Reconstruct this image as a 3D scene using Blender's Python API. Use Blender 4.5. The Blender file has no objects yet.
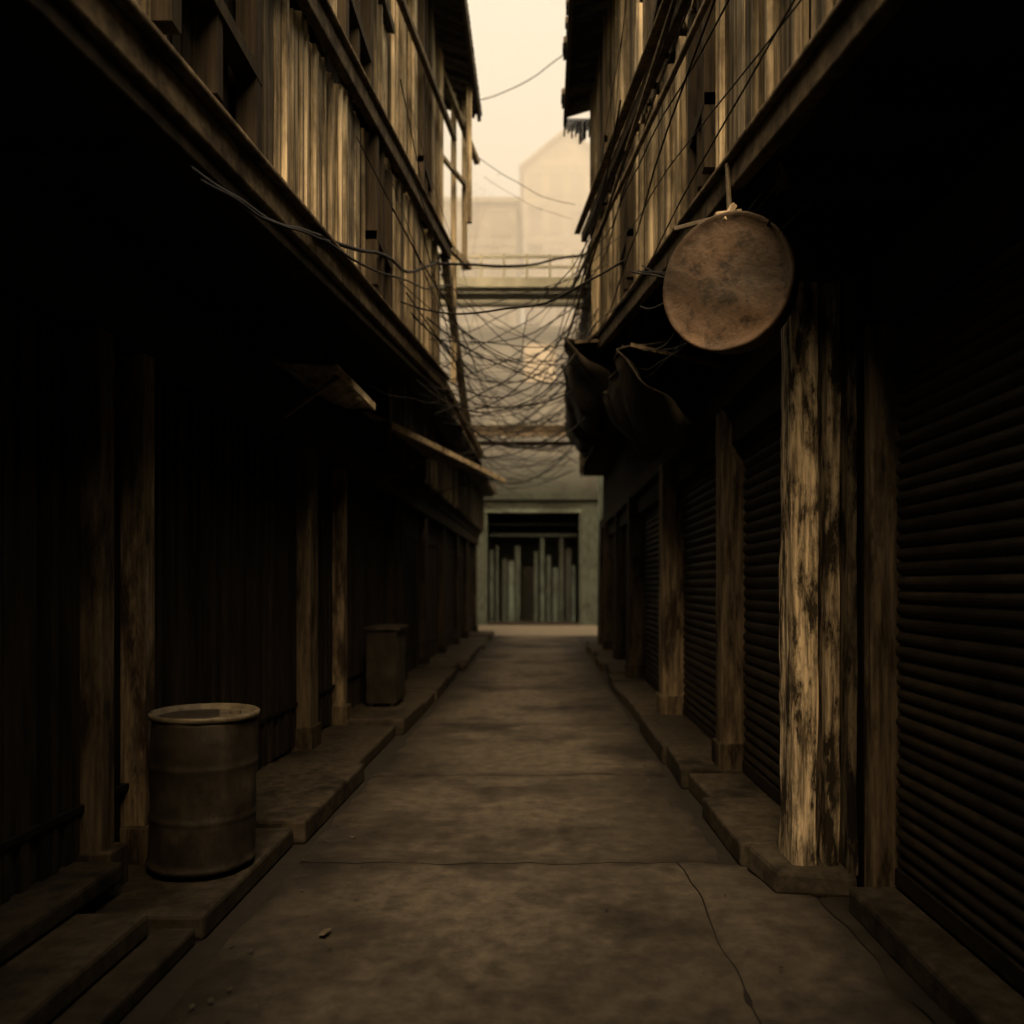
import bpy, bmesh, math, random
from mathutils import Vector, Matrix, noise as mnoise
R = random.Random(7)
S = bpy.context.scene

# ------------------------------------------------------------ materials
def newmat(name):
    m = bpy.data.materials.new(name); m.use_nodes = True
    nt = m.node_tree; b = nt.nodes['Principled BSDF']
    return m, nt, b
def N(nt, t, **k):
    n = nt.nodes.new(t)
    for a, v in k.items(): setattr(n, a, v)
    return n
def mat(name, dark, light, scale=(6,6,.6), rough=.85, bump=.3, patch=None, patch_scale=1.2, patch_lo=.5, patch_hi=.65, metal=0, contrast=(.3,.7), detail=4, dist=.01, spec=.3, pmap=(1,1,1)):
    m, nt, b = newmat(name); L = nt.links.new
    tc = N(nt,'ShaderNodeTexCoord'); mp = N(nt,'ShaderNodeMapping'); mp.inputs['Scale'].default_value = scale
    L(tc.outputs['Object'], mp.inputs['Vector'])
    n1 = N(nt,'ShaderNodeTexNoise'); n1.inputs['Scale'].default_value=1.0*4; n1.inputs['Detail'].default_value=detail; n1.inputs['Roughness'].default_value=.65
    L(mp.outputs[0], n1.inputs['Vector'])
    r = N(nt,'ShaderNodeValToRGB'); r.color_ramp.elements[0].position=contrast[0]; r.color_ramp.elements[1].position=contrast[1]
    r.color_ramp.elements[0].color=(*dark,1); r.color_ramp.elements[1].color=(*light,1)
    L(n1.outputs['Fac'], r.inputs[0]); col = r.outputs[0]
    if patch:
        mp2 = N(nt,'ShaderNodeMapping'); mp2.inputs['Scale'].default_value = pmap; L(tc.outputs['Object'], mp2.inputs['Vector'])
        n2 = N(nt,'ShaderNodeTexNoise'); n2.inputs['Scale'].default_value=patch_scale; n2.inputs['Detail'].default_value=5; n2.inputs['Roughness'].default_value=.7
        L(mp2.outputs[0], n2.inputs['Vector'])
        mr = N(nt,'ShaderNodeMapRange'); mr.inputs[1].default_value=patch_lo; mr.inputs[2].default_value=patch_hi
        L(n2.outputs['Fac'], mr.inputs[0])
        mx = N(nt,'ShaderNodeMix', data_type='RGBA'); L(mr.outputs[0], mx.inputs[0]); L(col, mx.inputs[6]); mx.inputs[7].default_value=(*patch,1)
        col = mx.outputs[2]
    at = N(nt,'ShaderNodeAttribute', attribute_name='tone')
    mu = N(nt,'ShaderNodeMix', data_type='RGBA', blend_type='MULTIPLY'); mu.inputs[0].default_value=1
    L(col, mu.inputs[6]); L(at.outputs['Color'], mu.inputs[7])
    L(mu.outputs[2], b.inputs['Base Color'])
    b.inputs['Roughness'].default_value=rough; b.inputs['Metallic'].default_value=metal
    b.inputs['Specular IOR Level'].default_value=spec
    if bump>0:
        bp = N(nt,'ShaderNodeBump'); bp.inputs['Strength'].default_value=bump; bp.inputs['Distance'].default_value=dist
        L(n1.outputs['Fac'], bp.inputs['Height']); L(bp.outputs[0], b.inputs['Normal'])
    return m
M = {}
M['wood'] = mat('weathered_timber',(.05,.043,.030),(.40,.35,.25),(7,7,.22),patch=(.028,.024,.017),patch_scale=1.6,patch_lo=.46,patch_hi=.70,contrast=(.36,.64),spec=.12,detail=6,pmap=(1.5,1.5,.7))
M['beam'] = mat('old_beam',(.02,.0165,.011),(.12,.098,.066),(3,3,3),patch=(.02,.016,.011),patch_scale=2,spec=.15)
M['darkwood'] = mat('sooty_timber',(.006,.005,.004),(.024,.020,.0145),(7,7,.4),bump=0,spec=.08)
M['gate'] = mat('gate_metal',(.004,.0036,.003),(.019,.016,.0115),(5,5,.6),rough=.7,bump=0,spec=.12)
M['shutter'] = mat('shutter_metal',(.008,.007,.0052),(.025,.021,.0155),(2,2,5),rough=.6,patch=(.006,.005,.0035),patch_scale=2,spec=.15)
M['plaster'] = mat('peeling_plaster',(.06,.05,.035),(.32,.28,.20),(9,9,.5),patch=(.014,.0115,.008),patch_scale=3,patch_lo=.46,patch_hi=.58,bump=.9,dist=.02,pmap=(3,3,.8),contrast=(.38,.62),spec=.15,detail=7)
M['post'] = mat('painted_post',(.011,.009,.006),(.075,.062,.043),(7,7,.5),patch=(.008,.006,.0045),patch_scale=2.4,pmap=(2,2,.5),spec=.12,patch_lo=.48,patch_hi=.62)
M['concrete'] = mat('worn_concrete',(.029,.0258,.0205),(.082,.073,.057),(2.2,2.2,2.2),patch=(.011,.0098,.0078),patch_scale=.75,patch_lo=.46,patch_hi=.66,bump=.4,dist=.012,rough=.72,spec=.2,detail=8)
M['stone'] = mat('pavement_stone',(.012,.0105,.0078),(.052,.045,.033),(3,3,3),patch=(.008,.007,.005),patch_scale=2.2,bump=.5,dist=.012,rough=.8,spec=.15,detail=6)
M['dirt'] = mat('grime',(.005,.0045,.0035),(.013,.011,.008),(3,3,3))
M['asphalt'] = mat('asphalt',(.04,.038,.032),(.075,.07,.058),(3,3,3))
M['palegrd'] = mat('cross_street_concrete',(.06,.056,.045),(.12,.11,.087),(2,2,2))
M['tin'] = mat('rusty_tin',(.09,.075,.05),(.28,.245,.18),(3,3,3),patch=(.045,.03,.018),patch_scale=4,rough=.6)
M['drum'] = mat('drum_steel',(.008,.0075,.006),(.036,.032,.025),(2.5,2.5,1),patch=(.008,.006,.0045),patch_scale=4,rough=.7,spec=.25,bump=.5,detail=6,patch_lo=.42,patch_hi=.6)
M['drumrim'] = mat('drum_rim_steel',(.05,.045,.034),(.15,.135,.10),(3,3,3),rough=.5,metal=.2)
M['sign'] = mat('rusted_sign_face',(.014,.0105,.0075),(.115,.078,.052),(2,2,2),patch=(.018,.015,.011),patch_scale=4,patch_lo=.42,patch_hi=.60,rough=.7,bump=.8,dist=.02,detail=8,contrast=(.38,.64))
M['cloth'] = mat('dark_tarpaulin',(.010,.0085,.0065),(.033,.027,.019),(2,2,2))
M['cable'] = mat('cable_rubber',(.02,.017,.013),(.05,.044,.034),(5,5,5),rough=.6,bump=0)
M['cablep'] = mat('cable_faded',(.10,.09,.068),(.25,.225,.17),(5,5,5),rough=.7,bump=0)
M['teal'] = mat('teal_paint',(.012,.017,.0145),(.034,.044,.038),(3,3,.8),patch=(.012,.015,.012),patch_scale=1)
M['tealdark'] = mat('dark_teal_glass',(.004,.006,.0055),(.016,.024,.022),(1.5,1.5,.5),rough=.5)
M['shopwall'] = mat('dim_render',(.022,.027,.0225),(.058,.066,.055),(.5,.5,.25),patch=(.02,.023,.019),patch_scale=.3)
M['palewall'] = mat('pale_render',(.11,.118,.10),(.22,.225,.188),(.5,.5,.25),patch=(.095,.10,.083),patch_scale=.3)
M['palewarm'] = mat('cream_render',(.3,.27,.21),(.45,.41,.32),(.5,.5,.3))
M['window'] = mat('dim_window_glass',(.045,.049,.042),(.09,.093,.078),(1,1,1),rough=.5)
M['roof'] = mat('roof_tiles',(.018,.015,.011),(.06,.05,.036),(3,3,3),bump=0)
M['litter'] = mat('dry_litter',(.03,.026,.018),(.085,.073,.052),(9,9,9))
M['bark'] = mat('tree_bark',(.03,.027,.021),(.08,.072,.057),(4,4,1),bump=0)
M['leaf'] = mat('sparse_foliage',(.03,.034,.022),(.07,.075,.05),(2,2,2),bump=0)

# ------------------------------------------------------------ mesh builder
class MB:
    def __init__(s): s.v=[]; s.f=[]; s.t=[]
    def hexa(s, p, tone=1):
        n=len(s.v); s.v += [Vector(q) for q in p]
        for q in ((0,3,2,1),(4,5,6,7),(0,1,5,4),(1,2,6,5),(2,3,7,6),(3,0,4,7)):
            s.f.append([n+i for i in q]); s.t.append(tone)
    def box(s,x0,x1,y0,y1,z0,z1,tone=1):
        s.hexa([(x0,y0,z0),(x1,y0,z0),(x1,y1,z0),(x0,y1,z0),(x0,y0,z1),(x1,y0,z1),(x1,y1,z1),(x0,y1,z1)],tone)
    def beam(s,p,q,w,h,tone=1,up=(0,0,1),w2=None):
        p=Vector(p); q=Vector(q); d=(q-p).normalized(); u=Vector(up)
        r=d.cross(u)
        if r.length<1e-3: r=d.cross(Vector((1,0,0)))
        r.normalize(); u=r.cross(d)
        a=r*w/2; b=u*h/2; k=1 if w2 is None else w2/w; a2=a*k; b2=b*k
        s.hexa([p-a-b,p+a-b,q+a2-b2,q-a2-b2,p-a+b,p+a+b,q+a2+b2,q-a2+b2],tone)
    def quad(s,p,tone=1):
        n=len(s.v); s.v += [Vector(q) for q in p]; s.f.append(list(range(n,n+len(p)))); s.t.append(tone)
    def lathe(s,prof,mtx,seg=40,tone=1):
        n=len(s.v)
        for r,z in prof:
            for i in range(seg):
                a=2*math.pi*i/seg; s.v.append(mtx@Vector((r*math.cos(a),r*math.sin(a),z)))
        for j in range(len(prof)-1):
            for i in range(seg):
                k=(i+1)%seg
                s.f.append([n+j*seg+i,n+j*seg+k,n+(j+1)*seg+k,n+(j+1)*seg+i]); s.t.append(tone)
        s.f.append([n+i for i in range(seg)][::-1]); s.t.append(tone)
        m=n+(len(prof)-1)*seg
        s.f.append([m+i for i in range(seg)]); s.t.append(tone)
    def make(s,name,material,parent=None,bevel=0,smooth=False):
        me=bpy.data.meshes.new(name); me.from_pydata([tuple(v) for v in s.v],[],s.f)
        ca=me.color_attributes.new('tone','FLOAT_COLOR','CORNER')
        arr=[]
        for pi,f in enumerate(s.f):
            t=s.t[pi]
            for _ in f: arr += [t,t,t,1]
        ca.data.foreach_set('color',arr)
        me.materials.append(M[material]); 
        bm=bmesh.new(); bm.from_mesh(me); bmesh.ops.recalc_face_normals(bm,faces=bm.faces); bm.to_mesh(me); bm.free()
        o=bpy.data.objects.new(name,me); S.collection.objects.link(o)
        if parent: o.parent=parent
        if bevel:
            b=o.modifiers.new('bevel','BEVEL'); b.width=bevel; b.segments=2; b.limit_method='ANGLE'
        if smooth:
            for p in me.polygons: p.use_smooth = len(p.vertices)==4
        return o
def empty(name):
    o=bpy.data.objects.new(name,None); S.collection.objects.link(o); return o
def rnd(a,b): return R.uniform(a,b)

# ------------------------------------------------------------ ground
g=MB(); g.quad([(-300,-300,-.03),(300,-300,-.03),(300,400,-.03),(-300,400,-.03)],.8); g.make('ground','asphalt')
g=MB(); g.quad([(-60,25.3,-.004),(60,25.3,-.004),(60,31.9,-.004),(-60,31.9,-.004)],1); g.make('cross_street','palegrd')
g=MB(); g.quad([(-2.6,-16,-.018),(2.2,-16,-.018),(2.2,25.3,-.018),(-2.6,25.3,-.018)],1); g.make('gutter_bed','dirt')
g=MB()
joints=[-16,-12,-8,-5,-2.2,.6,2.75,4.62,6.75,9.2,13.1,16.6,20.6,25.28]
def slab(g,x0,x1,y0,y1,tone,gap=.006):
    x0+=gap;x1-=gap;y0+=gap;y1-=gap
    nx=max(2,int((x1-x0)/.04)); ny=max(2,int((y1-y0)/.06)); n=len(g.v)
    for j in range(ny+1):
        for i in range(nx+1):
            x=x0+(x1-x0)*i/nx; y=y0+(y1-y0)*j/ny
            e = .006+.014*max(0,mnoise.noise(Vector((x*3,y*3,1)))) if i in(0,nx) or j in (0,ny) else 0
            z=.016*mnoise.noise(Vector((x*1.1,y*1.1,3)))+.008*mnoise.noise(Vector((x*5,y*5,0)))-e
            if j in (0,ny): y+=.03*mnoise.noise(Vector((x*4,y,7)))+.012*mnoise.noise(Vector((x*14,y,7)))
            if i in (0,nx): x+=.03*mnoise.noise(Vector((x,y*4,9)))
            g.v.append(Vector((x,y,z)))
    for j in range(ny):
        for i in range(nx):
            a=n+j*(nx+1)+i; g.f.append([a,a+1,a+nx+2,a+nx+1])
            x=x0+(x1-x0)*(i+.5)/nx; y=y0+(y1-y0)*(j+.5)/ny
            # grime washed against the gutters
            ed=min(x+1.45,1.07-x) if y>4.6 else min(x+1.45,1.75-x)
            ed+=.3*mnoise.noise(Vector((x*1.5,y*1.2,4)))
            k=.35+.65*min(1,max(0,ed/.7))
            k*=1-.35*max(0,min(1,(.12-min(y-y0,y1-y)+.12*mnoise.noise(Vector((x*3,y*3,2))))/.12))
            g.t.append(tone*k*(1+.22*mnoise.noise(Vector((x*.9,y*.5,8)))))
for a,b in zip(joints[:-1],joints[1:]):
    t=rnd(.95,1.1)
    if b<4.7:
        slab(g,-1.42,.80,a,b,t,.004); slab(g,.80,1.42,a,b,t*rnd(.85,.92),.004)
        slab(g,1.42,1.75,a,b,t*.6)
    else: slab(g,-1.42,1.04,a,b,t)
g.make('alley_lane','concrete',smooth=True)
g=MB()
for k in range(260):
    s_=R.choice((-1,1)); x=(-1.44 if s_<0 else 1.04)+s_*-1*abs(R.gauss(0,.28)); y=rnd(2.2,14); a=rnd(0,6.3); r=rnd(.004,.018)
    p=[(x+r*math.cos(a+q)*rnd(.5,1.2),y+r*math.sin(a+q)*rnd(.5,1.2),.014+rnd(0,.012)) for q in (0,1.4,2.9,4.4)]
    g.quad(p,rnd(.2,.9))
g.quad([(-1.02,3.62,.014),(-.985,3.6,.024),(-.965,3.68,.026),(-1.01,3.69,.014)],1.1)
g.make('litter','litter')

def blocks(name,inner,outer,side,start,end,h0,lens):
    g=MB(); y=start
    while y<end:
        L=R.choice(lens)*rnd(.85,1.15); y2=min(end,y+L); j=rnd(-.06,.07); h=h0+rnd(-.03,.035)
        xi=inner-side*j
        pts=[xi+side*rnd(-.02,.02),xi+side*rnd(-.02,.02)]
        if side>0: c=[(pts[0],y+.012),(outer,y+.012),(outer,y2-.012),(pts[1],y2-.012)]
        else: c=[(outer,y+.012),(pts[0],y+.012),(pts[1],y2-.012),(outer,y2-.012)]
        dz=rnd(-.014,.014)
        g.hexa([(x,yy,-.02) for x,yy in c]+[(c[0][0],c[0][1],h),(c[1][0],c[1][1],h+dz),(c[2][0],c[2][1],h),(c[3][0],c[3][1],h-dz)],rnd(.65,1.25))
        y=y2
    g.make(name,'stone',bevel=.02)
blocks('pavement',-1.52,-2.45,-1,3.62,26,.125,[1.0,1.5,2.2])
blocks('pavement',1.12,2.0,1,4.55,21,.13,[.8,1.1,1.7])
g=MB(); g.box(-2.45,-1.56,2.0,3.6,-.02,.06,.5); g.box(-2.4,-1.56,-16,1.99,-.02,.06,.5); g.make('pavement','stone',bevel=.015)
g=MB(); g.box(-2.4,-1.72,-6,3.5,.061,.17,.8); g.box(-2.4,-2.02,-6,3.86,.172,.27,.6); g.make('door_step','stone',bevel=.02)
g=MB(); g.box(1.50,2.1,-6,3.94,-.015,.12,.9); g.make('door_step','stone',bevel=.02)

# ------------------------------------------------------------ LEFT near shophouse
xl=lambda d:-1.52+.0253*d
zl=lambda d:3.18+.09*d
z2=lambda d:4.25+.155*d
TL=empty('timber_shophouse')
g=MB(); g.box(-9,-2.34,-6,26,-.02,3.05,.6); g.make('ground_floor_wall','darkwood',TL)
posts=[(-1.2,.22),(.7,.2),(2.2,.2),(3.9,.13),(4.32,.12),(7.3,.26),(8.6,.16),(11.6,.25),(12.2,.18),(14.6,.22),(17.2,.22),(20,.22),(22.5,.22),(25.6,.3)]
g=MB(); gp=MB(); lint=MB()
for i,(y,w) in enumerate(posts):
    t=rnd(.5,1.1)
    if 3.5<y<4.2: t=1.5
    if 4.2<y<5: t=3.4
    if y==7.3: t=1.6
    if y==8.6: t=3.6
    gp.box(-2.33,-2.14+rnd(-.02,.03),y,y+w,.05,2.86,t)
    gp.box(-2.33,-2.10,y-.03,y+w+.03,.05,.3,t*.5)
    if i+1<len(posts):
        y2=posts[i+1][0]; y1=y+w; yy=y1+.01
        while yy<y2-.02:
            ww=rnd(.05,.085)
            off=.02*((int(yy*12))%2)
            g.box(-2.31,-2.27+off+rnd(0,.008),yy,min(yy+ww-.012,y2),.14,2.8,rnd(.6,1.6)); yy+=ww
        for zz in (.5,2.4): 
            g.box(-2.3,-2.235,y1,y2,zz,zz+.03,.5)
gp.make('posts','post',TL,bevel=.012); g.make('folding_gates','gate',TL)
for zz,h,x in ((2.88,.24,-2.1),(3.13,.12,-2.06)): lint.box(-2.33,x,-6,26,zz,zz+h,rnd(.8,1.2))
for y in [k*.9-5 for k in range(16)]:
    lint.box(-2.33,-1.62,y,y+.09,3.26,3.34,rnd(.5,1.1))
lint.make('lintel_beams','darkwood',TL)
g=MB()
def upper(g,ya,yb,ztop,xf=xl,zf=zl,out=-9,inset=-.09,tone=1):
    a=(xf(ya)+inset); b=(xf(yb)+inset)
    g.hexa([(out,ya,zf(ya)),(a,ya,zf(ya)),(b,yb,zf(yb)),(out,yb,zf(yb)),(out,ya,ztop),(a,ya,ztop),(b,yb,ztop),(out,yb,ztop)],tone)
upper(g,-6,7,6.4,tone=.7); upper(g,7.001,10,8.25,tone=.7)
g.make('upper_body','darkwood',TL)
fa=MB(); fa.beam((xl(-6),-6,zl(-6)+.03),(xl(10.15),10.15,zl(10.15)+.03),.08,.15,1.6)
fa.beam((xl(-6)-.06,-6,zl(-6)-.1),(xl(10.1)-.06,10.1,zl(10.1)-.1),.14,.08,.3)
fa.beam((xl(-6)+.03,-6,zl(-6)+.125),(xl(10.15)+.03,10.15,zl(10.15)+.125),.11,.035,1.8)
fa.beam((xl(-3)+.05,-3,z2(-3)),(xl(10.25)+.05,10.25,z2(10.25)),.07,.14,1.1)
fa.beam((xl(-3)+.07,-3,z2(-3)+.09),(xl(10.25)+.07,10.25,z2(10.25)+.09),.1,.03,2.0)
fa.beam((xl(5)+.1,5,6.3),(xl(10.3)+.12,10.3,7.35),.06,.08,1.2)
fa.make('balcony_beams','beam',TL,bevel=.012)
def planks(g,fr,ya,yb,xf,zb,zt,side,wmin=.035,wmax=.17,dark=[],gapchance=.06,tmin=.10,tmax=1.8):
    y=ya; t=1
    while y<yb:
        w=rnd(wmin,wmax); t=.25*t+.75*rnd(tmin,tmax)
        if any(a<y<b for a,b in dark): y+=w; continue
        if R.random()>gapchance:
            o=rnd(-.02,.02); x=xf(y)
            top=zt(y)+rnd(-.03,.05); bot=zb(y)+rnd(-.03,.03); sk=rnd(-.008,.008)
            xa=min(x+o,x+o-side*.03); xb=max(x+o,x+o-side*.03)
            g.hexa([(xa,y+.004,bot),(xb,y+.004,bot),(xb,y+w-.006,bot),(xa,y+w-.006,bot),(xa,y+.004+sk,top),(xb,y+.004+sk,top),(xb,y+w-.006+sk,top),(xa,y+w-.006+sk,top)],t)
            if R.random()<.5:
                bx=x+side*.035+o
                g.box(min(bx,bx-side*.03),max(bx,bx-side*.03),y-.018,y+.02,zb(y)+.02,top-.02,min(1.8,t*rnd(.8,2.2)))
        y+=w
pl=MB(); 
planks(pl,None,-6,9.98,lambda y:xl(y)-.02,lambda y:zl(y)+.13,lambda y:z2(y)-.06,1,dark=[(3.0,3.9),(6.3,6.9),(-2,0)])
planks(pl,None,-6,7,lambda y:xl(y)-.02,lambda y:z2(y)+.06,lambda y:6.4,1,dark=[(5.4,6.2)])
planks(pl,None,7,9.98,lambda y:xl(y)-.02,lambda y:z2(y)+.06,lambda y:8.2,1,dark=[(8.4,9.0)])
pl.make('plank_cladding','wood',TL)
w=MB()
def winfill(w,ya,yb,xf,zb,zt,side,rails=2):
    x=xf((ya+yb)/2)
    s=side
    def bx(x0,x1,*r): w.box(min(x0,x1),max(x0,x1),*r)
    bx(x+.05*s,x-.05*s,ya-.02,ya+.06,zb,zt,2.4); bx(x+.05*s,x-.05*s,yb-.04,yb+.04,zb,zt,2.1)
    bx(x+.04*s,x-.05*s,(ya+yb)/2-.03,(ya+yb)/2+.03,zb,zt,2)
    bx(x+.053*s,x-.05*s,ya-.02,yb+.04,zb+.35,zb+.42,2.2)
    y=ya+.1
    while y<yb-.1: bx(x-.05*s,x-.075*s,y,y+.07,zb,zt,rnd(.8,3)); y+=.1
winfill(w,3.0,3.9,xl,zl(3.6)+.2,z2(3.6)-.1,1); winfill(w,6.3,6.9,xl,zl(6.5)+.2,z2(6.5)-.1,1)
winfill(w,5.4,6.2,xl,z2(6)+.1,6.35,1); winfill(w,8.4,9.0,xl,z2(8.6)+.1,8.15,1)
w.make('window_shutters','darkwood',TL)
v=MB()
for (x,y,za,zb_) in ((-1.07,10.9,5.9,8.2),(-1.2,10.75,4.3,8.2),(-.98,10.6,6.4,8.2)): v.box(x-.035,x+.035,y-.035,y+.035,za,zb_,1.7)
v.beam((-1.3,10.0,5.95),(-1.0,10.95,5.95),.06,.08,1.2); v.beam((-1.3,10.0,7.0),(-1.0,10.95,7.0),.05,.05,1.2)
v.beam((-1.25,10.1,5.8),(-1.1,11.6,3.9),.09,.12,.4); v.beam((-1.28,10.1,4.2),(-.95,12.3,3.6),.07,.09,.4)
v.beam((-1.3,10.0,8.1),(-.9,11.0,7.4),.07,.07,.6)
v.make('verandah_frame','wood',TL)
rf=MB()
for k in range(42):
    y=6.9+k*.105; rf.hexa([(-.88+rnd(-.04,.03),y,8.22),(-.86,y+.1,8.22),(-5,y+.1,9.7),(-5,y,9.7),(-.88+rnd(-.02,.02),y,8.28),(-.86,y+.1,8.28),(-5,y+.1,9.78),(-5,y,9.78)],rnd(.6,1.4))
for k in range(12): y=7+k*.38; rf.beam((-.95,y,8.17),(-1.8,y,8.45),.05,.08,.7)
rf.beam((-.9,6.9,8.18),(-.9,11.3,8.18),.05,.07,1)
rf.make('roof','roof',TL)
rf=MB(); rf.hexa([(-1.4,-6,6.42),(-1.3,7,6.42),(-6,7,7.4),(-6,-6,7.4),(-1.4,-6,6.5),(-1.3,7,6.5),(-6,7,7.5),(-6,-6,7.5)],1); rf.make('roof_lower','roof',TL)
LB=empty('unseen_low_shophouse')
g=MB(); g.box(-9,-2.0,10.05,26,3.26,4.6,.8); g.make('upper_wall','darkwood',LB)
g=MB(); planks(g,None,10.1,25.9,lambda y:-1.94,lambda y:3.3,lambda y:4.6,1,tmin=.08,tmax=.3); g.make('plank_cladding','wood',LB)
g=MB()
for k in range(130):
    y=10.3+k*.12; e=rnd(-.05,.05); g.hexa([(-1.5+e,y,4.5),(-1.5+e,y+.1,4.5),(-5,y+.1,5.6),(-5,y,5.6),(-1.5+e,y,4.55),(-1.5+e,y+.1,4.55),(-5,y+.1,5.65),(-5,y,5.65)],rnd(.6,1.3))
g.box(-5,-1.6,10.3,25.9,4.45,4.5,.5)
g.make('roof','roof',LB)

# ------------------------------------------------------------ RIGHT near shophouse
xr=lambda d:1.27-.067*d
zr=lambda d:3.13+.13*d
zr2=lambda d:4.5+.15*d
TR=empty('timber_shophouse')
g=MB(); g.box(1.80,9,-6,4.05,-.02,3.0,.6); g.box(1.66,9,4.05,20,-.02,3.0,.6); g.make('ground_floor_wall','darkwood',TR)
def shutter(x,ya,yb,za,zb_,parent,pitch=.085):
    g=MB(); z=za; k=0
    while z<zb_-.001:
        n=5; t=rnd(.6,1.2); d0=rnd(-.005,.005); d1=rnd(-.005,.005); zo=rnd(-.003,.003)
        for i in range(n):
            a=i/n; b=(i+1)/n; xa=-.022*math.sin(math.pi*a)**.8 if a>0 else 0; xb=-.022*math.sin(math.pi*b)**.8 if b<1 else 0
            g.quad([(x+xa+d0,ya,z+pitch*.94*a),(x+xa+d1,yb,z+zo+pitch*.94*a),(x+xb+d1,yb,z+zo+pitch*.94*b),(x+xb+d0,ya,z+pitch*.94*b)],t)
        z+=pitch;k+=1
    g.box(x-.03,x+.02,ya,yb,za-.08,za,.8)
    return g.make('roller_shutter','shutter',parent)
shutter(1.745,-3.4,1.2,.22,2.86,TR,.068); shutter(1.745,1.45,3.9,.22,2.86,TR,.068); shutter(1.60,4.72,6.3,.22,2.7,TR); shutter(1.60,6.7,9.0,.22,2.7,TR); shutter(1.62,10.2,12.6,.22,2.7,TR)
shutter(1.62,13.1,15.6,.22,2.7,TR);shutter(1.62,16,19,.22,2.7,TR)
g=MB()
g.box(1.62,1.80,3.95,4.045,.0,2.9,1.7)
g.box(1.66,1.80,1.22,1.42,.12,2.9,.8)
for y,w,x,t in ((6.36,.22,1.42,1.9),(9.1,.3,1.36,3.2),(9.75,.16,1.46,.8),(12.7,.28,1.36,.8),(15.65,.26,1.42,.7),(18.2,.2,1.4,.7),(19.6,.3,1.4,.7)):
    g.box(x,1.66,y,y+w,.1,3.0,t); g.box(x-.03,1.66,y-.03,y+w+.03,.1,.34,t*.6)
g.make('posts','post',TR,bevel=.012)
g=MB()
def rough_post(g,x0,x1,y0,y1,z0,z1,t,amp=.012,n=50):
    nx=6; ny=3
    per=[(x0+(x1-x0)*i/nx,y0) for i in range(nx)]+[(x1,y0+(y1-y0)*i/ny) for i in range(ny)]+[(x1-(x1-x0)*i/nx,y1) for i in range(nx)]+[(x0,y1-(y1-y0)*i/ny) for i in range(ny)]
    b=len(g.v); m=len(per); cx=(x0+x1)/2; cy=(y0+y1)/2
    for j in range(n+1):
        z=z0+(z1-z0)*j/n
        for (x,y) in per:
            k=1+amp*10*mnoise.noise(Vector((x*9,y*9,z*1.3)))+.06*mnoise.noise(Vector((x*20,y*20,z*7)))
            if z<1.3: k+= .25*(1.3-z)*mnoise.noise(Vector((x*12,y*12,z*3+5)))
            g.v.append(Vector((cx+(x-cx)*k,cy+(y-cy)*k,z)))
    for j in range(n):
        for i in range(m):
            a=b+j*m+i; c=b+j*m+(i+1)%m; g.f.append([a,c,c+m,a+m]); g.t.append(t)
rough_post(g,1.31,1.45,4.22,4.42,.12,3.2,2.1)
g.make('peeling_post','plaster',TR)
g=MB(); rough_post(g,1.49,1.565,4.22,4.4,.1,3.2,1.3); rough_post(g,1.58,1.625,4.14,4.35,.1,3.2,.4)
g.make('post_boards','plaster',TR)
g=MB(); g.hexa([(1.2,4.14,-.01),(1.61,4.08,-.01),(1.66,4.52,-.01),(1.14,4.52,-.01),(1.22,4.15,.12),(1.61,4.09,.11),(1.66,4.52,.135),(1.16,4.52,.14)],1.1); g.make('post_base','stone',TR,bevel=.025)
g=MB(); g.box(1.66,1.99,-6,4.05,2.9,3.2,1); g.box(1.5,1.7,4.5,20,2.72,3.0,.9); g.box(1.42,1.7,4.45,20,3.003,3.18,1.1)
for k in range(20):
    y=-5+k*.8; g.beam((xr(y)+.1,y,zr(y)-.1),(1.95,y,zr(y)-.08),.08,.14,rnd(.5,1))
g.make('lintel_beams','darkwood',TR)
g=MB()
def upR(g,ya,yb,ztop,tone=.7):
    a=xr(ya)+.09;b=xr(yb)+.09
    g.hexa([(a,ya,zr(ya)),(9,ya,zr(ya)),(9,yb,zr(yb)),(b,yb,zr(yb)),(a,ya,ztop),(9,ya,ztop),(9,yb,ztop),(b,yb,ztop)],tone)
upR(g,-6,7,6.5); upR(g,7.001,10,7.75)
g.box(1.5,9,4.5,20,3.19,4.3,.5)
g.make('upper_body','darkwood',TR)
fa=MB()
fa.beam((xr(-6),-6,zr(-6)+.03),(xr(10.1),10.1,zr(10.1)+.03),.07,.13,1.2)
fa.beam((xr(-6)-.02,-6,zr(-6)+.115),(xr(10.1)-.02,10.1,zr(10.1)+.115),.1,.03,1.8)
fa.beam((xr(-3)-.05,-3,zr2(-3)),(xr(10.2)-.07,10.2,zr2(10.2)),.06,.12,.7)
fa.beam((xr(-3)-.09,-3,zr2(-3)+.08),(xr(10.3)-.14,10.3,zr2(10.3)+.08),.08,.025,2.0)
fa.beam((xr(3)-.12,3,4.5),(xr(10.5)-.2,10.5,5.45),.035,.035,2)
fa.beam((xr(5)-.1,5,5.3),(xr(10.6)-.28,10.6,4.75),.03,.03,1.6)
fa.make('balcony_beams','beam',TR,bevel=.01)
pl=MB()
planks(pl,None,-6,9.98,lambda y:xr(y)+.02,lambda y:zr(y)+.12,lambda y:zr2(y)-.06,-1,dark=[(4.5,4.95),(7,7.6)],tmax=1.5)
planks(pl,None,-6,7,lambda y:xr(y)+.02,lambda y:zr2(y)+.06,lambda y:6.5,-1,dark=[(5.5,6.2)],tmax=1.3)
planks(pl,None,7,9.98,lambda y:xr(y)+.02,lambda y:zr2(y)+.06,lambda y:7.7,-1,dark=[(8.4,9.0)],tmax=.8)
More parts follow.
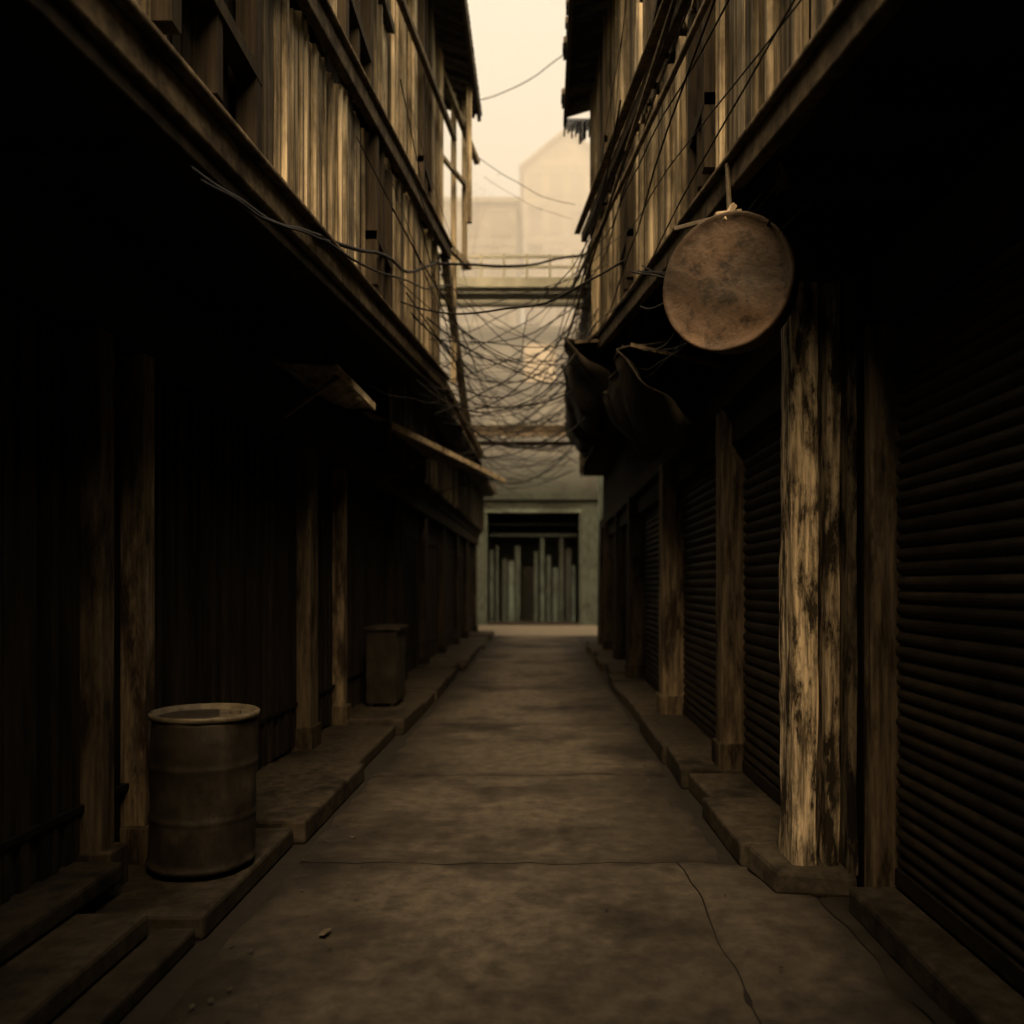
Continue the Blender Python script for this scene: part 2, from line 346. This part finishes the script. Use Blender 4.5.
pl.make('plank_cladding','wood',TR)
w=MB(); winfill(w,4.5,4.95,xr,zr(4.7)+.2,zr2(4.7)-.1,-1); winfill(w,7,7.6,xr,zr(7.4)+.2,zr2(7.4)-.1,-1); winfill(w,5.5,6.2,xr,zr2(5.8)+.1,6.45,-1); winfill(w,8.4,9.0,xr,zr2(8.6)+.1,7.6,-1)
w.make('window_shutters','darkwood',TR)
rf=MB()
for k in range(34):
    y=6.9+k*.105; e=rnd(-.04,.03)
    rf.hexa([(.26+e,y,7.7),(5,y,9.1),(5,y+.1,9.1),(.26+e,y+.1,7.7),(.26+e,y,7.77),(5,y,9.17),(5,y+.1,9.17),(.26+e,y+.1,7.77)],rnd(.6,1.4))
for k in range(9): y=7+k*.38; rf.beam((.34,y,7.66),(.95,y,7.86),.05,.08,.7)
rf.beam((.29,6.9,7.66),(.29,10.5,7.66),.05,.08,1)
rf.make('roof','roof',TR)
rf=MB()
for k in range(14): z0_=rnd(-.12,.1); rf.box(.27+k*.025,.29+k*.025,10.44,10.5+rnd(.0,.05),7.5+z0_,7.69,.6)
rf.make('eave_boards','darkwood',TR)
rf=MB(); rf.hexa([(.95,-6,6.52),(6,-6,7.5),(6,7,7.5),(.9,7,6.52),(.95,-6,6.6),(6,-6,7.6),(6,7,7.6),(.9,7,6.6)],1); rf.make('roof_lower','roof',TR)
RB=empty('unseen_low_shophouse')
g=MB(); g.box(1.0,9,10.1,20,4.32,6.9,.7); g.make('upper_wall','darkwood',RB)
g=MB(); planks(g,None,10.15,19.9,lambda y:.93,lambda y:4.3,lambda y:6.9,-1,tmin=.2,tmax=.6); g.make('plank_cladding','wood',RB)
g=MB()
for k in range(80):
    y=10.6+k*.118; e=rnd(-.05,.04); g.hexa([(.72+e,y,6.85),(4,y,7.9),(4,y+.1,7.9),(.72+e,y+.1,6.85),(.72+e,y,6.91),(4,y,7.96),(4,y+.1,7.96),(.72+e,y+.1,6.91)],rnd(.6,1.3))
g.make('roof','roof',RB)
for sx,xx in ((-1,-1.5),(1,1.4)):  # unseen houses behind the camera, added to hold back light from there
    e=empty('unseen_low_shophouse')
    a,b=sorted((xx,9*sx)); g=MB(); g.box(a,b,-16,-6.05,-.02,6.4,.8); g.make('walls','darkwood',e)
    g=MB(); planks(g,None,-16,-6.1,lambda y:xx-sx*.04,lambda y:.1,lambda y:6.4,-sx,wmin=.12,tmax=.8); g.make('plank_cladding','wood',e)
    a,b=sorted((xx-sx*.3,9*sx)); g=MB(); g.box(a,b,-16.1,-6.02,6.41,6.55,1); g.make('roof','roof',e)

def sheet(name,material,P,nu,nv,amp,parent=None,thick=.01,tone=1,corr=0):
    g=MB(); n=0
    for j in range(nv+1):
        for i in range(nu+1):
            u=i/nu;v=j/nv
            p=P[0].lerp(P[1],u).lerp(P[3].lerp(P[2],u),v)
            p=p+Vector((.5*amp*mnoise.noise(p*3+Vector((5,0,0))),0,amp*mnoise.noise(p*2.2)-amp*1.5*math.sin(math.pi*u)*math.sin(math.pi*v)+corr*math.sin(u*nu*math.pi/2)))
            g.v.append(p)
    for j in range(nv):
        for i in range(nu):
            a=j*(nu+1)+i; g.f.append([a,a+1,a+nu+2,a+nu+1]); g.t.append(tone*rnd(.8,1.15))
    o=g.make(name,material,parent,smooth=True); s=o.modifiers.new('s','SOLIDIFY'); s.thickness=thick
    return o
V=Vector
for k,(ya,yb,xo,zo,zi) in enumerate(((9.0,11.6,.26,4.3,4.9),(11.9,14.8,.35,4.5,5.2),(6.6,8.9,.62,3.55,3.9))):
    e=empty('unseen_shade_canopy')
    sheet('cloth','cloth',[V((xo,ya,zo)),V((xo+.05,yb,zo+.05)),V((1.5,yb,zi)),V((1.5,ya,zi))],24,14,.2,e)
    sheet('valance','cloth',[V((xo+.005,ya,zo)),V((xo+.055,yb,zo+.05)),V((xo+.45,yb,zo-.5)),V((xo+.6,ya,zo-.55))],24,10,.22,e,tone=.8)
    g=MB(); g.beam((xo+.1,ya,zo+.03),(1.5,ya,zi-.5),.03,.03,1); g.beam((xo+.15,yb,zo+.03),(1.5,yb,zi-.5),.03,.03,1); g.make('struts','beam',e)
# unseen cloth canopy added above the camera to shade the foreground
e=empty('unseen_shade_canopy')
sheet('cloth','cloth',[V((-1.7,-5.6,3.5)),V((1.5,-5.6,3.4)),V((1.2,.6,3.6)),V((-1.55,.6,3.5))],24,30,.18,e)
g=MB(); 
for y in (-5.6,-3,.6): g.beam((-1.75,y,3.5),(1.55,y,3.5),.04,.04,1)
g.make('struts','beam',e)
e=empty('tin_awning')
sheet('corrugated_sheet','tin',[V((-1.72,9.1,3.44)),V((-.62,12.9,3.30)),V((-2.1,13.1,3.75)),V((-2.2,9.1,3.68))],60,6,.02,e,corr=.015)
g=MB(); g.beam((-1.72,9.1,3.42),(-.62,12.9,3.28),.03,.07,3); g.beam((-2.2,10.5,2.9),(-1.35,10.6,3.38),.03,.03,.5); g.beam((-2.2,12.5,2.9),(-.8,12.6,3.28),.03,.03,.5); g.make('frame','tin',e)
e=empty('tin_awning')
sheet('corrugated_sheet','tin',[V((-1.66,6.4,3.36)),V((-1.5,7.1,3.2)),V((-2.0,7.2,3.36)),V((-2.2,6.4,3.4))],30,5,.1,e,corr=.012)
g=MB(); g.beam((-1.66,6.4,3.34),(-1.5,7.1,3.18),.03,.06,3); g.beam((-2.2,6.5,2.9),(-1.65,6.5,3.3),.03,.03,.5); g.make('frame','tin',e)

# ------------------------------------------------------------ oil drum
e=empty('oil_drum')
mt=Matrix.Translation((-1.82,4.28,.13))@Matrix.Rotation(math.radians(1),4,'Y')
H=.80; r=.265
prof=[(r-.02,0),(r+.006,.004),(r+.006,.025),(r,.035)]
zc_=[.26,.53]; z=.06
while z<H-.04:
    b_=sum(.006*math.exp(-((z-c_)/.012)**2) for c_ in zc_)
    prof.append((r+b_,z)); z+=.012 if any(abs(z-c_)<.05 for c_ in zc_) else .04
prof+=[(r,H-.03)]
g=MB(); g.lathe(prof,mt,64,1)
for p_ in range(len(g.v)):
    n_=mnoise.noise(g.v[p_]*4)+.6*mnoise.noise(g.v[p_]*9); c_=Vector((-1.82,4.28,g.v[p_].z)); g.v[p_]+= (g.v[p_]-c_)*.045*n_
g.make('body','drum',e,smooth=True)
g=MB(); g.lathe([(r-.002,H-.032),(r+.010,H-.028),(r+.012,H-.006),(r+.004,H),(r-.012,H-.004),(r-.016,H-.03)],mt,64,1); g.make('rim','drumrim',e,smooth=True)
g=MB(); g.lathe([(.03,H-.03),(.03,H-.008),(.02,H-.006)],mt@Matrix.Translation((.13,.08,0)),16); g.make('bung','drumrim',e)

e=empty('metal_cabinet')
g=MB(); g.box(-2.1,-1.74,9.5,10.1,.19,1.06,.7); g.box(-2.12,-1.70,9.47,10.13,1.062,1.10,1.2); g.box(-1.738,-1.728,9.56,10.04,.22,1.0,.8)
g.box(-2.08,-2.02,9.53,9.59,.1,.19,1);g.box(-1.82,-1.76,9.53,9.59,.1,.19,1);g.box(-2.08,-2.02,10,10.06,.1,.19,1);g.box(-1.82,-1.76,10,10.06,.1,.19,1)
g.make('body','drum',e,bevel=.01)

# ------------------------------------------------------------ round hanging sign
e=empty('round_hanging_sign')
ax=Vector((-.62,-1,-.12)).normalized()
q=ax.to_track_quat('Z','Y').to_matrix().to_4x4()
mt=Matrix.Translation((.915,4.0,3.11))@q
g=MB(); g.lathe([(.29,-.17),(.325,-.16),(.338,.0),(.334,.018),(.324,.026),(.314,.016),(.27,.014),(.22,.020),(.16,.018),(.1,.024),(.04,.026)],mt,72,1.3)
for p_ in range(len(g.v)): g.v[p_]+=Vector((0,.03*mnoise.noise(g.v[p_]*5)+.008*mnoise.noise(g.v[p_]*14),.016*mnoise.noise(g.v[p_]*5)))
g.make('face','sign',e,smooth=True)
g=MB()
g.beam((.95,4.06,3.42),(.94,4.08,3.75),.02,.02,.5); g.beam((.66,4.05,3.40),(1.0,4.08,3.50),.022,.022,.4); g.beam((.86,3.99,3.44),(.99,4.0,3.46),.035,.03,2.2);g.beam((.90,3.96,3.40),(.95,3.98,3.49),.03,.03,2)
g.beam((1.0,4.15,3.45),(1.45,4.3,3.3),.03,.03,.3); g.beam((1.15,4.14,3.1),(1.42,4.3,3.1),.03,.04,.3)
g.make('bracket','tin',e,bevel=.004)

# ------------------------------------------------------------ cables
def cables(name,material,specs):
    cu=bpy.data.curves.new(name,'CURVE'); cu.dimensions='3D'; cu.bevel_depth=1.0; cu.bevel_resolution=1
    for p,q_,sag,rad in specs:
        p=V(p);q_=V(q_); n=16; sp=cu.splines.new('POLY'); sp.points.add(n)
        ph=rnd(0,9)
        for i in range(n+1):
            t=i/n; pt=p.lerp(q_,t); pt.z-=sag*4*t*(1-t)
            w=(q_-p).length*.02*math.sin(math.pi*t)
            pt+=V((w*mnoise.noise(V((t*4,ph,0))),w*mnoise.noise(V((t*4,ph,5))),w*mnoise.noise(V((t*4,ph,9)))))
            sp.points[i].co=(*pt,1); sp.points[i].radius=rad
    cu.materials.append(M[material]); o=bpy.data.objects.new(name,cu); S.collection.objects.link(o); return o
def at(x,y,d): return ((x-543)*d/800, d, 1.6+(585-y)*d/800)
sp=[(at(190,168,3.05),at(320,236,4.75),.04,.011),(at(316,234,4.72),at(435,264,8.6),.10,.014),(at(432,263,8.6),at(600,250,11),.1,.016),
    (at(200,180,3.1),at(330,241,4.9),.03,.006),(at(325,240,4.8),at(450,285,9.2),.12,.008)]
for k in range(54):
    yl=rnd(7,20); yr=yl+rnd(-2,3); 
    zl_=rnd(3.6,5.6) if yl>10 else rnd(3.6,4.6); zr_=rnd(3.7,5.6)
    sp.append(((-1.3 if yl<10 else -1.7,yl,zl_),(.6,yr,zr_),rnd(.1,.8),rnd(.004,.011)))
for k in range(20):
    ya=rnd(5,9)
    sp.append(((R.choice((-1.2,.6)),ya,rnd(4,6)),(rnd(-1.4,.5),rnd(15,24),rnd(4,7)),rnd(.1,.7),rnd(.003,.008)))
for k in range(2):
    sp.append(((-.95,rnd(9,13),rnd(7,8.6)),(.5,rnd(9,14),rnd(7,8.6)),rnd(.05,.3),rnd(.003,.006)))
for k in range(6):
    o=rnd(-.16,-.06); sp.append(((xr(3)+o,3,4.1+rnd(-.3,.9)),(xr(10.4)+o-.1,10.6,4.4+rnd(0,1.6)),rnd(.02,.25),rnd(.004,.008)))
for k in range(8):
    sp.append(((rnd(.9,1.3),rnd(3.6,4.2),rnd(3.3,3.5)),(rnd(.6,.8),rnd(5,8),rnd(3.5,4)),rnd(.05,.3),rnd(.005,.008)))
cables('overhead_cables','cable',sp)
sp=[(at(830,118,3.2),at(880,90,3.1),.02,.004),(at(880,90,3.1),at(920,50,3.0),.01,.004),(at(880,90,3.1),at(862,150,3.2),.01,.004),(at(880,90,3.1),at(800,135,3.5),.03,.003),
    (at(480,100,13),at(570,50,12),.1,.008),(at(345,372,6.6),at(440,402,9),.08,.008)]
for k in range(50):
    yl=rnd(9,22); sp.append(((-1.6,yl,rnd(4,6.2)),(.7,yl+rnd(-2,3),rnd(4,6.2)),rnd(.05,.5),rnd(.003,.008)))
cables('loose_wires','cablep',sp)

e=empty('overhead_walkway')
g=MB()
for k in range(5): g.box(-2.4,1.0,14.0+k*.16,14.13+k*.16,6.88+rnd(-.02,.02),6.93,rnd(.8,1.2))
g.box(-2.4,1.0,13.9,13.97,6.78,6.95,1); g.box(-2.4,1.0,14.85,14.92,6.78,6.95,1)
for z in (7.12,7.3): g.box(-2.4,1.0,13.93,13.96,z,z+.045,1)
for k in range(9): g.box(-2.3+k*.4,-2.26+k*.4,13.92,13.97,6.951,7.36,1)
g.make('deck_and_rails','palewall',e)
g=MB(); g.box(-2.5,-2.3,14.0,14.8,4.5,6.9,1); g.make('support','teal',e)
e=empty('crossbeam_canopy')
g=MB(); g.box(-1.95,1.5,18.0,18.12,5.0,5.2,.7); g.box(-1.95,1.5,18.0,18.1,4.75,4.83,.8)
for k in range(30): g.hexa([(-1.9+k*.11,17.6,4.86+rnd(-.03,.03)),(-1.8+k*.11,17.6,4.86),(-1.8+k*.11,19,5.3),(-1.9+k*.11,19,5.3),(-1.9+k*.11,17.6,4.9),(-1.8+k*.11,17.6,4.9),(-1.8+k*.11,19,5.34),(-1.9+k*.11,19,5.34)],rnd(.5,1.3))
g.make('beams','beam',e)

# ------------------------------------------------------------ far buildings
def facade_building(name,x0,x1,y0,y1,z1,matn,cols,rows,zf=4.6,wmat='window',gable=0,tone=1,skip=(),zbase=-.02):
    e=empty(name)
    g=MB(); g.box(x0,x1,y0,y1,zbase,z1,tone); 
    if gable: 
        xm=(x0+x1)/2; n=len(g.v); g.v+=[V((x0,y0,z1)),V((x1,y0,z1)),V((xm,y0,z1+gable)),V((x0,y1,z1)),V((x1,y1,z1)),V((xm,y1,z1+gable))]
        for f in ((0,1,2),(3,5,4)): g.f.append([n+i for i in f]); g.t.append(tone)
    g.make('walls',matn,e)
    w=MB(); fr=MB(); dw=(x1-x0)/cols; dh=(z1-zf)/rows
    for c in range(cols):
        for r_ in range(rows):
            if (c,r_) in skip: continue
            a=x0+dw*(c+.22);b=x0+dw*(c+.78);za=zf+dh*(r_+.25);zb=zf+dh*(r_+.8)
            w.box(a,b,y0-.03,y0+.1,za,zb,rnd(.6,1.5))
            for q_ in ((a-.06,a,za,zb),(b,b+.06,za,zb),(a-.1,b+.1,za-.1,za),(a-.1,b+.1,zb,zb+.1),((a+b)/2-.03,(a+b)/2+.03,za,zb)): fr.box(q_[0],q_[1],y0-.09,y0+.05,q_[2],q_[3],.9)
            if R.random()<.4: fr.box(a-.1,b+.1,y0-.6,y0,zb+.12,zb+.18,.8)
    for r_ in range(rows+1): fr.box(x0,x1,y0-.05,y0+.02,zf+dh*r_-.1,zf+dh*r_+.05,.85)
    w.make('windows',wmat,e); fr.make('frames',matn,e)
    rf=MB()
    if gable:
        xm=(x0+x1)/2
        for sx in (x0-.4,x1+.4): 
            k=gable*.4/((x1-x0)/2)
            rf.hexa([(sx,y0-.4,z1-k),(xm,y0-.4,z1+gable),(xm,y1,z1+gable),(sx,y1,z1-k),(sx,y0-.4,z1-k+.2),(xm,y0-.4,z1+gable+.2),(xm,y1,z1+gable+.2),(sx,y1,z1-k+.2)],1)
    else: rf.box(x0-.3,x1+.3,y0-.3,y1,z1+.002,z1+.25,1)
    rf.make('roof',matn,e)
    return e
# shop: upper floors carried over a deep, open ground-floor bay
F=facade_building('shop_building',-7,5.5,32.0,40,11.6,'shopwall',6,3,5.4,zbase=4.75)
x0,x1=-2.24,1.46; Y=32.0
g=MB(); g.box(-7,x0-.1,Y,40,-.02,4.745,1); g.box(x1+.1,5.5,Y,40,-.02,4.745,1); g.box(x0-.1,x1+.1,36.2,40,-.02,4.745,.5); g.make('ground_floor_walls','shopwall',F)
g=MB()
g.box(x0-.1,x0,Y-.06,Y+.3,0,4.5,1.4); g.box(x1,x1+.1,Y-.06,Y+.3,0,4.5,1.2); g.box(x0-.1,x1+.1,Y-.08,Y+.3,4.5,4.62,3.0)
g.box(x0-.1,x1+.1,Y-.05,Y+.28,4.622,4.75,1)
g.box(-6.5,5.4,Y-.25,Y+.02,5.0,6.6,1.1); g.box(-6.5,5.4,Y-.32,Y+.02,6.62,6.75,1.4)
g.box(x1+.12,5.4,Y-.06,Y+.02,0,4.9,1.3); g.box(-6.5,x0-.12,Y-.06,Y+.02,0,4.9,1.3)
g.make('shopfront_frame','teal',F)
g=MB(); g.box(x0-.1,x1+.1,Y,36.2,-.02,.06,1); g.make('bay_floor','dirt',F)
g=MB(); 
for k in range(14):
    a=x0+k*(x1-x0)/14; 
    if k in (5,6): continue
    g.box(a+.02,a+rnd(.10,.24),33.4,33.46,.061,rnd(2.2,3.6),rnd(1.0,5.0))
g.box(x0,x1,33.38,33.47,3.62,3.75,2); g.box(x0,x1,33.39,33.46,4.1,4.16,2)
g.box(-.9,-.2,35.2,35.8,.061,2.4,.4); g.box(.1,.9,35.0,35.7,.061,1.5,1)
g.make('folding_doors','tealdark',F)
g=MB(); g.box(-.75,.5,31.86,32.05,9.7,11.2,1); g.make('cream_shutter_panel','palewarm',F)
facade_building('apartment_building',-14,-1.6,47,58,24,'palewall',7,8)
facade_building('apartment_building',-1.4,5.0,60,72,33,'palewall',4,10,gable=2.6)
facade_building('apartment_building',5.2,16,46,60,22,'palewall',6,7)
facade_building('unseen_row_house',-22,-7.3,32.2,44,9,'shopwall',7,2,tone=.8)
facade_building('unseen_row_house',5.8,22,32.2,44,10,'shopwall',7,2,tone=.8)
facade_building('unseen_row_house',-12,12,-24,-17,9,'shopwall',9,2,tone=.6)  # out of view, added to close the lane and darken near walls
e=empty('utility_pole')
g=MB(); g.lathe([(.11,0),(.10,3),(.08,7.6)],Matrix.Translation((1.62,22.2,0)),14,2.5); g.make('pole','teal',e,smooth=True)
g=MB(); g.box(.9,2.3,22.12,22.2,7.0,7.1,1); g.box(1.1,2.1,22.12,22.2,6.5,6.58,1)
for x in (1.0,1.3,1.9,2.2): g.lathe([(.04,7.1),(.05,7.15),(.03,7.22)],Matrix.Translation((x,22.16,0)),10)
g.make('crossarms','teal',e)
e=empty('bare_tree')
tb=MB(); tl=MB()
def branch(p,d,L,r,n):
    segs=3
    for i in range(segs):
        if n<5: d=(d+V((rnd(-.18,.18),rnd(-.18,.18),rnd(-.05,.15)))).normalized()
        q_=p+d*L/segs; r2=r*.88
        tb.beam(p,q_,r*2,r*2,rnd(.7,1.2),up=(0,1,.1),w2=r2*2); p=q_; r=r2
    if n==0:
        for _ in range(2):
            c_=p+V((rnd(-.2,.2),rnd(-.2,.2),rnd(-.2,.2))); a=V((rnd(-1,1),rnd(-1,1),rnd(-1,1))).normalized()*rnd(.03,.07); b=a.cross(V((rnd(-1,1),rnd(-1,1),1))).normalized()*.03
            tl.quad([c_-a,c_-b,c_+a,c_+b],rnd(.5,1.4))
        return
    for _ in range(R.choice((2,3,3))):
        nd=(d+V((rnd(-.8,.8),rnd(-.7,.7),rnd(-.1,.4)))).normalized(); branch(p,nd,L*rnd(.6,.8),r*.66,n-1)
branch(V((-3.6,29.8,-.02)),V((.03,0,1)),6.3,.16,5)
tb.make('trunk_and_limbs','bark',e); tl.make('leaves','leaf',e)

# ------------------------------------------------------------ mist hanging above street level
m=bpy.data.materials.new('mist'); m.use_nodes=True; nt=m.node_tree; nt.nodes.clear()
o=N(nt,'ShaderNodeOutputMaterial'); vs=N(nt,'ShaderNodeVolumeScatter'); vs.inputs['Color'].default_value=(.95,.97,.93,1); vs.inputs['Density'].default_value=.03; vs.inputs['Anisotropy'].default_value=.2
nt.links.new(vs.outputs[0],o.inputs['Volume']); M['mist']=m
g=MB(); g.box(-30,30,14,75,5.2,32); g.make('mist','mist')

# ------------------------------------------------------------ world, sun, camera
W=bpy.data.worlds.new('World'); S.world=W; W.use_nodes=True; nt=W.node_tree; bg=nt.nodes['Background']
sky=N(nt,'ShaderNodeTexSky'); sky.sky_type='NISHITA'; sky.sun_disc=False
sky.sun_elevation=math.radians(52); sky.sun_rotation=math.radians(180); sky.dust_density=8; sky.air_density=2; sky.ozone_density=.5
mx=N(nt,'ShaderNodeMix',data_type='RGBA',blend_type='MULTIPLY'); mx.inputs[0].default_value=1; mx.inputs[7].default_value=(3.5,2.75,1.82,1)
nt.links.new(sky.outputs[0],mx.inputs[6]); nt.links.new(mx.outputs[2],bg.inputs[0]); bg.inputs[1].default_value=.15
sl=bpy.data.lights.new('sun','SUN'); sl.energy=1.0; sl.angle=math.radians(18); sl.color=(1,.93,.80)
so=bpy.data.objects.new('sun',sl); S.collection.objects.link(so)
so.rotation_euler=Vector((.0,.62,-.79)).to_track_quat('-Z','Y').to_euler()
c=bpy.data.cameras.new('camera'); co=bpy.data.objects.new('camera',c); S.collection.objects.link(co); S.camera=co
co.location=(0,0,1.6); co.rotation_euler=(math.radians(90),0,0); c.lens=28.125; c.sensor_width=36
c.shift_x=-31/1024; c.shift_y=73/1024; c.clip_end=1000; c.clip_start=.05
c.dof.use_dof=True; c.dof.focus_distance=4.3; c.dof.aperture_fstop=1.1
S.view_settings.view_transform='Standard'; S.view_settings.look='None'; S.view_settings.exposure=0
